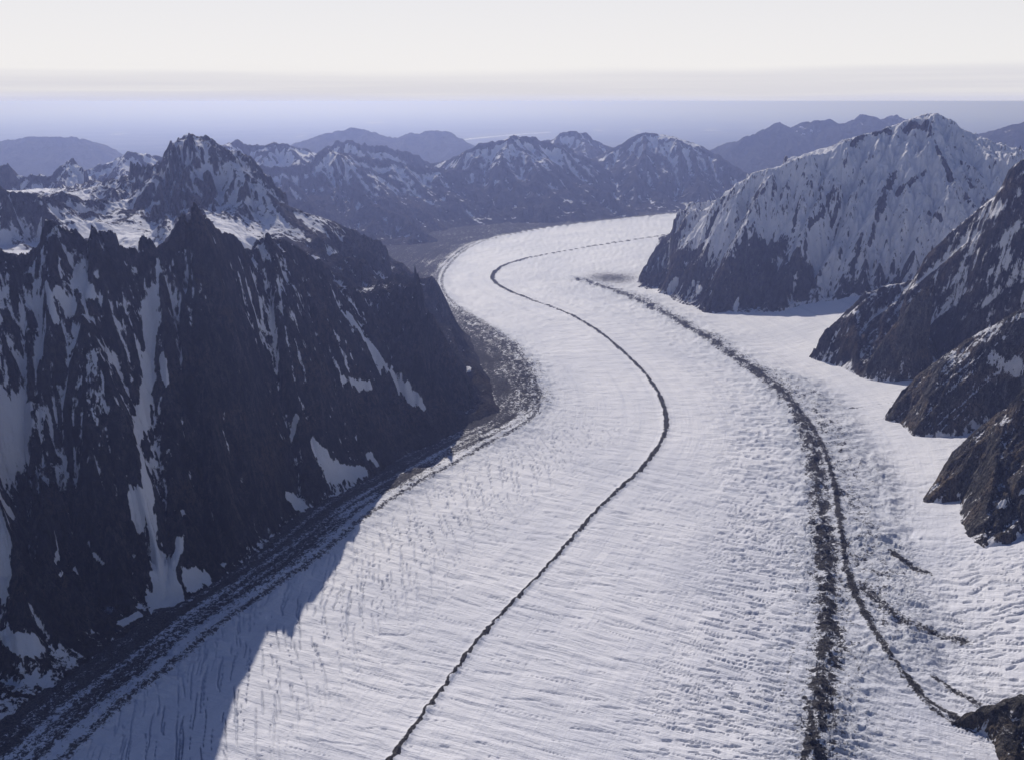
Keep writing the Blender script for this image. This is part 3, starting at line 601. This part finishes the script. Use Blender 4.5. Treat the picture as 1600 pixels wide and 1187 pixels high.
crC4 = [GA(1442,784), P(1460,760,3640), P(1485,728,3660), P(1510,702,3670), P(1540,678,3680), P(1570,645,3650), P(1600,608,3600), P(1700,540,3500)]
gC4 = Grid(.40, .82, 600, np.geomspace(2950, 4050, 300))
massif('rock_buttress', 'brown rock buttress above smooth snow, lowest of the bank at the right edge', 'rock buttress', M_BUTT, footC4, [(crC4, 1, 0), (spur(P(1570,645,3650), GA(1535,850), 40), .9, 0)], gC4, 130, 18, 5, 19, 1.3, (15, 160), (100, 10), (30, 5), snB(.20, .8, (200, 600), .2), [([pt((1560,790,4),(1600,765,6)), pt((1500,770,3),(1496,795,3))], .7, .3)], 3, 40, strat=1.0)
footC5 = [G(1478,1132,-4), G(1500,1140,-4), G(1530,1148,-4), G(1548,1165,-4), G(1560,1200,-4), G(1600,1290,-4), (2100,1500,-5), (2500,1700,0), (2500,2300,0), GA(1660,1070,-6), GA(1580,1098,-6), GA(1530,1112,-6)]
crC5 = [G(1482,1130), P(1510,1120,2120), P(1545,1112,2110), P(1575,1098,2130), P(1600,1090,2120), P(1700,1040,2050)]
gC5 = Grid(.5, .95, 420, np.geomspace(1480, 2350, 280))
massif('rock_knoll', 'small dark rubbly rock knoll in the lower right corner of the snow', 'rock', M_BUTT, footC5, [(crC5, 1, 0)], gC5, 60, 7, 4, 22, 1.2, (8, 80), (50, 6), (16, 2.5), snB(.12, .3, (500, 900), 0), None, 3, 25, strat=.5)

# ================================================================== DISTANT RANGES
def tents(x, y, lines, base):
    h = np.full(x.shape, -1e9); who = np.zeros(x.shape)
    wx = x + fbm(x / 1500, y / 1500, 3, 91) * 260; wy = y + fbm(x / 1500, y / 1500, 3, 95) * 260
    for ln, slope, gid in lines:
        d, z, _, _ = dist_line(wx, wy, ln); v = z - slope * d - .0 * d; v = z - slope * (.85 * d + .15 * 380 * np.log1p(d / 380))
        m = v > h; h = np.where(m, v, h); who = np.where(m, gid, who)
    return h, who
def floor_z(Y): return -70 - 530 * sstep(14500, 30000, Y)
def ranges(grid, lines, labels, mat, wl, amp, octs, seed, rn, snow_fn, coarse=3):
    H, who = grid.coarse(lambda x, y: tents(x, y, lines, 0), coarse)
    above = sstep(0, 250, H - floor_z(grid.Y))
    H = erode(grid, H, wl, amp, octs, seed, .55, above); H = H + ridged(grid.X / rn[0], grid.Y / rn[0], 5, seed + 50, .6) * rn[1] * above
    gx, gy = grid.grad(H); nz = 1 / np.sqrt(1 + gx ** 2 + gy ** 2); conc = np.clip((blur(H, 4) - H) / 40, -1, 1)
    s = snow_fn(grid.X, grid.Y, H, nz, conc, fbm(grid.X / 1500, grid.Y / 1500, 3, seed + 60))
    k0 = H[:-1, :-1] > floor_z(grid.Y[:-1, :-1]) - 60; wq = np.rint(Q(who))
    for k, (nm, lb) in labels.items():
        o = make_mesh(nm, grid.X, grid.Y, H, k0 & (wq == k), dict(snow=s), None, mat)
        if o: tag(o, lb, 'mountain', 'structure', 'mountains beyond the glacier')
mids = [([P(x, y, Y) for x, y, Y in L], sl, gid) for L, sl, gid in [
    ([(350,225,13500),(380,222,13500),(400,230,13600),(440,224,13800),(480,238,14000)], .55, 0),
    ([(380,268,12000),(430,262,12100),(480,262,12400),(500,246,12700),(522,232,13000),(535,238,13200),(560,245,13300),(600,252,13500),(640,260,13700),(680,266,13900),(712,268,14100),(745,258,14500)], .62, 1),
    ([(522,232,13000),(545,290,12200),(600,330,11600),(640,352,11300)], .7, 1),
    ([(440,290,11400),(500,330,11000),(560,358,10900)], .6, 1),
    ([(530,222,14800),(560,222,15000),(590,232,15200),(620,240,15400),(700,262,15800)], .6, 2),
    ([(690,262,15000),(718,238,15000),(740,228,15000),(775,222,15100),(810,214,15200),(835,214,15300),(860,222,15400),(900,242,15600),(940,262,15800)], .6, 3),
    ([(740,228,15000),(780,275,14300),(830,310,13900)], .6, 3), ([(835,214,15300),(900,280,14600),(960,310,14300)], .6, 3),
    ([(850,222,19000),(868,210,19000),(888,206,19000),(910,212,19100),(930,222,19200),(950,228,19300)], .5, 4),
    ([(930,245,17000),(958,232,17000),(985,216,17000),(1005,211,17000),(1030,212,17000),(1050,214,17000),(1075,224,16900),(1100,238,16800),(1130,250,16500),(1160,266,16200),(1200,290,16000)], .55, 5),
    ([(1005,211,17000),(990,260,15800),(1010,290,15200)], .55, 5), ([(1075,224,16900),(1090,280,15600),(1110,305,15100)], .55, 5)]]
gmid = Grid(-.36, .34, 640, np.geomspace(10800, 20500, 330))
def snMid(X, Y, Z, nz, conc, lf): return .19 + .40 * sstep(350, 1000, Z + lf * 400) + .4 * (nz - .75) + .45 * conc
ranges(gmid, mids, {0: ('mountain', 'low hazy blue ridge just right of the domed peak'), 1: ('mountain', 'ribbed brown mountain with a pointed snowy summit beyond the rock spur'),
    2: ('mountain', 'dark broad mountain just behind the pointed snowy summit'), 3: ('mountain', 'ribbed mountain with bright snow patches behind the far bend of the glacier'),
    4: ('mountain', 'small hazy peak between the two ribbed snowy mountains'), 5: ('mountain', 'rounded snow speckled mountain with a long dark slope falling to the right')}, M_MID, 1300, 150, 5, 31, (620, 80), snMid)
lefts = [([P(x, y, Y) for x, y, Y in L], sl, gid) for L, sl, gid in [
    ([(-60,262,9000),(0,258,9000),(15,256,9000),(45,272,9000),(70,275,9050),(88,262,9100),(112,247,9100),(122,252,9100),(140,270,9200),(165,288,9200),(190,300,9300)], .8, 0),
    ([(140,262,11500),(170,252,11600),(200,238,11600),(225,242,11700),(260,250,11800),(340,262,12000)], .6, 1)]]
glf = Grid(-.66, -.22, 420, np.geomspace(7600, 13500, 260))
ranges(glf, lefts, {0: ('mountain', 'pair of dark jagged peaks far behind the wall near the left edge'), 1: ('mountain', 'hazy pointed peak directly left of the domed peak')}, M_MID, 700, 90, 5, 37, (400, 50), lambda X, Y, Z, nz, conc, lf: .10 + .5 * sstep(400, 1100, Z + lf * 300) + .5 * (nz - .7) + .3 * conc, 3)
fars = [([P(x, y, Y) for x, y, Y in L], sl, gid) for L, sl, gid in [
    ([(-120,225,24000),(0,222,24000),(40,218,24000),(95,215,24000),(130,218,24200),(165,228,24500),(190,240,24800)], .4, 0),
    ([(455,228,25000),(490,215,25000),(515,210,25000),(555,202,25500),(580,204,25500),(612,216,25800)], .4, 1),
    ([(600,225,26000),(640,207,26000),(655,210,26000),(685,203,26200),(710,205,26200),(735,222,26400)], .45, 2),
    ([(1105,240,22000),(1130,222,22000),(1160,215,22000),(1195,204,22200),(1225,193,22300),(1245,203,22300),(1270,187,22400),(1290,190,22400),(1310,196,22400),(1345,180,22600),(1365,184,22600),(1380,190,22600),(1398,181,22700),(1425,196,22800)], .42, 3),
    ([(1500,215,20500),(1540,208,20500),(1575,198,20500),(1600,193,20500),(1700,180,20500)], .4, 4)]]
gfar = Grid(-.66, .72, 1000, np.geomspace(18500, 30000, 170))
ranges(gfar, fars, {0: ('mountain', 'low rounded blue hills on the far left under the horizon'), 1: ('mountain', 'pale blue double summit beyond the domed peak, left one of the far pair'),
    2: ('mountain', 'pale blue ridge right of the far double summit'), 3: ('mountain', 'long serrated blue range left of the fluted snow peak'),
    4: ('mountain', 'blue ridge at the right edge behind the fluted snow peak')}, M_FAR, 1800, 170, 5, 43, (900, 95), lambda X, Y, Z, nz, conc, lf: -.15 + .4 * sstep(500, 1200, Z + lf * 300) + .25 * conc, 3)

# ================================================================== GROUND TO THE HORIZON
m, t = new_mat('tundra_and_debris_ground')
geo = t.nodes.new('ShaderNodeNewGeometry'); pos = geo.outputs['Position']
na = noise(t, pos, 1 / 4000, 6, .6, .5); nb = noise(t, pos, 1 / 260, 8, .7, .5); nc_ = noise(t, pos, 1 / 22000, 5, .6, 0, (1, .6, 1))
sepn = t.nodes.new('ShaderNodeSeparateXYZ'); t.links.new(pos, sepn.inputs[0])
deb_c = mixc_(t, rmap(t, nb, .38, .62), (.02, .019, .02), (.085, .08, .076))
low_c = mixc_(t, rmap(t, na, .4, .62), (.035, .045, .035), (.12, .12, .09)); low_c = mixc_(t, rmap(t, nc_, .5, .66), low_c, (.16, .155, .13))
col = mixc_(t, rmap(t, sepn.outputs[2], -110, -260), deb_c, low_c)
finish(t, col, nb, 45, .8, 1.0, 0.0); M_GROUND = m
ang = np.linspace(0, 2 * math.pi, 721); rad = np.concatenate([[1.0], np.geomspace(900, 10000, 30, endpoint=False), np.geomspace(10000, 32000, 300, endpoint=False), np.geomspace(32000, 420000, 60)])
AG, RG = np.meshgrid(ang, rad); XG = RG * np.sin(AG); YG = RG * np.cos(AG)
ZG = floor_z(RG) + ridged(XG / 900, YG / 900, 4, 88) * 18 * sstep(9000, 11000, RG) * (1 - sstep(15000, 20000, RG))
gd = make_mesh('ground', XG, YG, ZG, None, None, None, M_GROUND); tag(gd, 'debris covered valley floor running out to a wide blue lowland at the horizon')
gd.location.z = 0

# lakes and the braided river on the lowland
m, t = new_mat('lake_water'); p_ = t.nodes.new('ShaderNodeBsdfPrincipled'); p_.inputs['Base Color'].default_value = (.45, .47, .5, 1); p_.inputs['Roughness'].default_value = .25
o_ = t.nodes.new('ShaderNodeOutputMaterial'); t.links.new(p_.outputs[0], o_.inputs[0]); M_LAKE = m
m, t = new_mat('river_silt'); p_ = t.nodes.new('ShaderNodeBsdfPrincipled'); p_.inputs['Roughness'].default_value = .5
gp = t.nodes.new('ShaderNodeNewGeometry'); nn = noise(t, gp.outputs['Position'], 1 / 500, 5, .6); t.links.new(mixc_(t, rmap(t, nn, .4, .6), (.35, .34, .33), (.7, .7, .7)), p_.inputs['Base Color'])
o_ = t.nodes.new('ShaderNodeOutputMaterial'); t.links.new(p_.outputs[0], o_.inputs[0]); M_SILT = m
def flat_shape(name, pts, z, mat):
    me = bpy.data.meshes.new(name); n = len(pts)
    vs_ = [(x, y, z) for x, y in pts] + [(sum(q[0] for q in pts) / n, sum(q[1] for q in pts) / n, z)]
    me.from_pydata(vs_, [], [(n, i, (i + 1) % n) for i in range(n)]); me.materials.append(mat)
    o = bpy.data.objects.new(name, me); COL.objects.link(o); return o
rr = random.Random(5)
lakes = [(585,192,14,'small bright lake behind the far blue summits'), (470,213,5,'tiny lake on the lowland left of the far double summit'), (185,210,12,'bright lake on the lowland above the left hills'),
         (1035,183,14,'wide pale lake on the lowland right of centre'), (1005,182,9,'pale lake left of the wide lake on the lowland'), (1080,188,6,'small lake just right of the wide pale lake'),
         (935,204,8,'lake just above the small hazy peak'), (1112,204,13,'long pale lake left of the serrated blue range'), (995,205,5,'tiny lake above the rounded speckled mountain'),
         (460,180,4,'farthest tiny lake left of centre near the horizon'), (1050,176,10,'thin far lake under the horizon right of centre')]
for lx, ly, r, lb in lakes:
    x, y, _ = G(lx, ly, -600); sx = r / FPX * y; sy = y * y / (2300 * FPX) * 1.1
    pts = [(x + math.cos(a) * sx * q, y + math.sin(a) * sy * q) for a, q in [(k / 18 * 2 * math.pi, rr.uniform(.55, 1.1)) for k in range(18)]]
    o = flat_shape('lake', pts, -596, M_LAKE); tag(o, lb, 'lake', 'structure', 'lakes on the distant lowland')
rv = [G(x, y, -600)[:2] for x, y in [(700,222),(740,217),(780,213),(815,210),(860,207)]]; rv = smooth_line(rv, 8)
pts = [(q[0], q[1] + 900 * rr.uniform(.6, 1)) for q in rv] + [(q[0], q[1] - 900 * rr.uniform(.6, 1)) for q in rv[::-1]]
me = bpy.data.meshes.new('river'); n = len(rv); vv = [(a, b, -595) for a, b in pts]
me.from_pydata(vv, [], [(i, 2 * n - 1 - i, 2 * n - 2 - i, i + 1) for i in range(n - 1)]); me.materials.append(M_SILT)
o = bpy.data.objects.new('river', me); COL.objects.link(o); tag(o, 'pale braided river crossing the lowland behind the ribbed mountain', 'river')

# ================================================================== HAZE
m, t = new_mat('blue_air'); v_ = t.nodes.new('ShaderNodeVolumePrincipled'); v_.inputs['Color'].default_value = (.395, .488, 1.0, 1); v_.inputs['Absorption Color'].default_value = (.6, .6, .6, 1)
v_.inputs['Density'].default_value = 3.15e-5; v_.inputs['Anisotropy'].default_value = .5; v_.inputs['Density Attribute'].default_value = ''
o_ = t.nodes.new('ShaderNodeOutputMaterial'); t.links.new(v_.outputs[0], o_.inputs['Volume'])
me = bpy.data.meshes.new('haze'); b = 430000; z0, z1 = -720, 1712
me.from_pydata([(x, y, z) for z in (z0, z1) for x, y in ((-b, -b), (b, -b), (b, b), (-b, b))], [], [(0, 3, 2, 1), (4, 5, 6, 7), (0, 1, 5, 4), (1, 2, 6, 5), (2, 3, 7, 6), (3, 0, 4, 7)])
me.materials.append(m); o = bpy.data.objects.new('haze', me); COL.objects.link(o); tag(o, 'thin blue haze filling the air over valley and lowland', None, 'stuff')
print('TRIS', sum(len(o.data.polygons) for o in COL.objects if o.type == 'MESH') * 2)
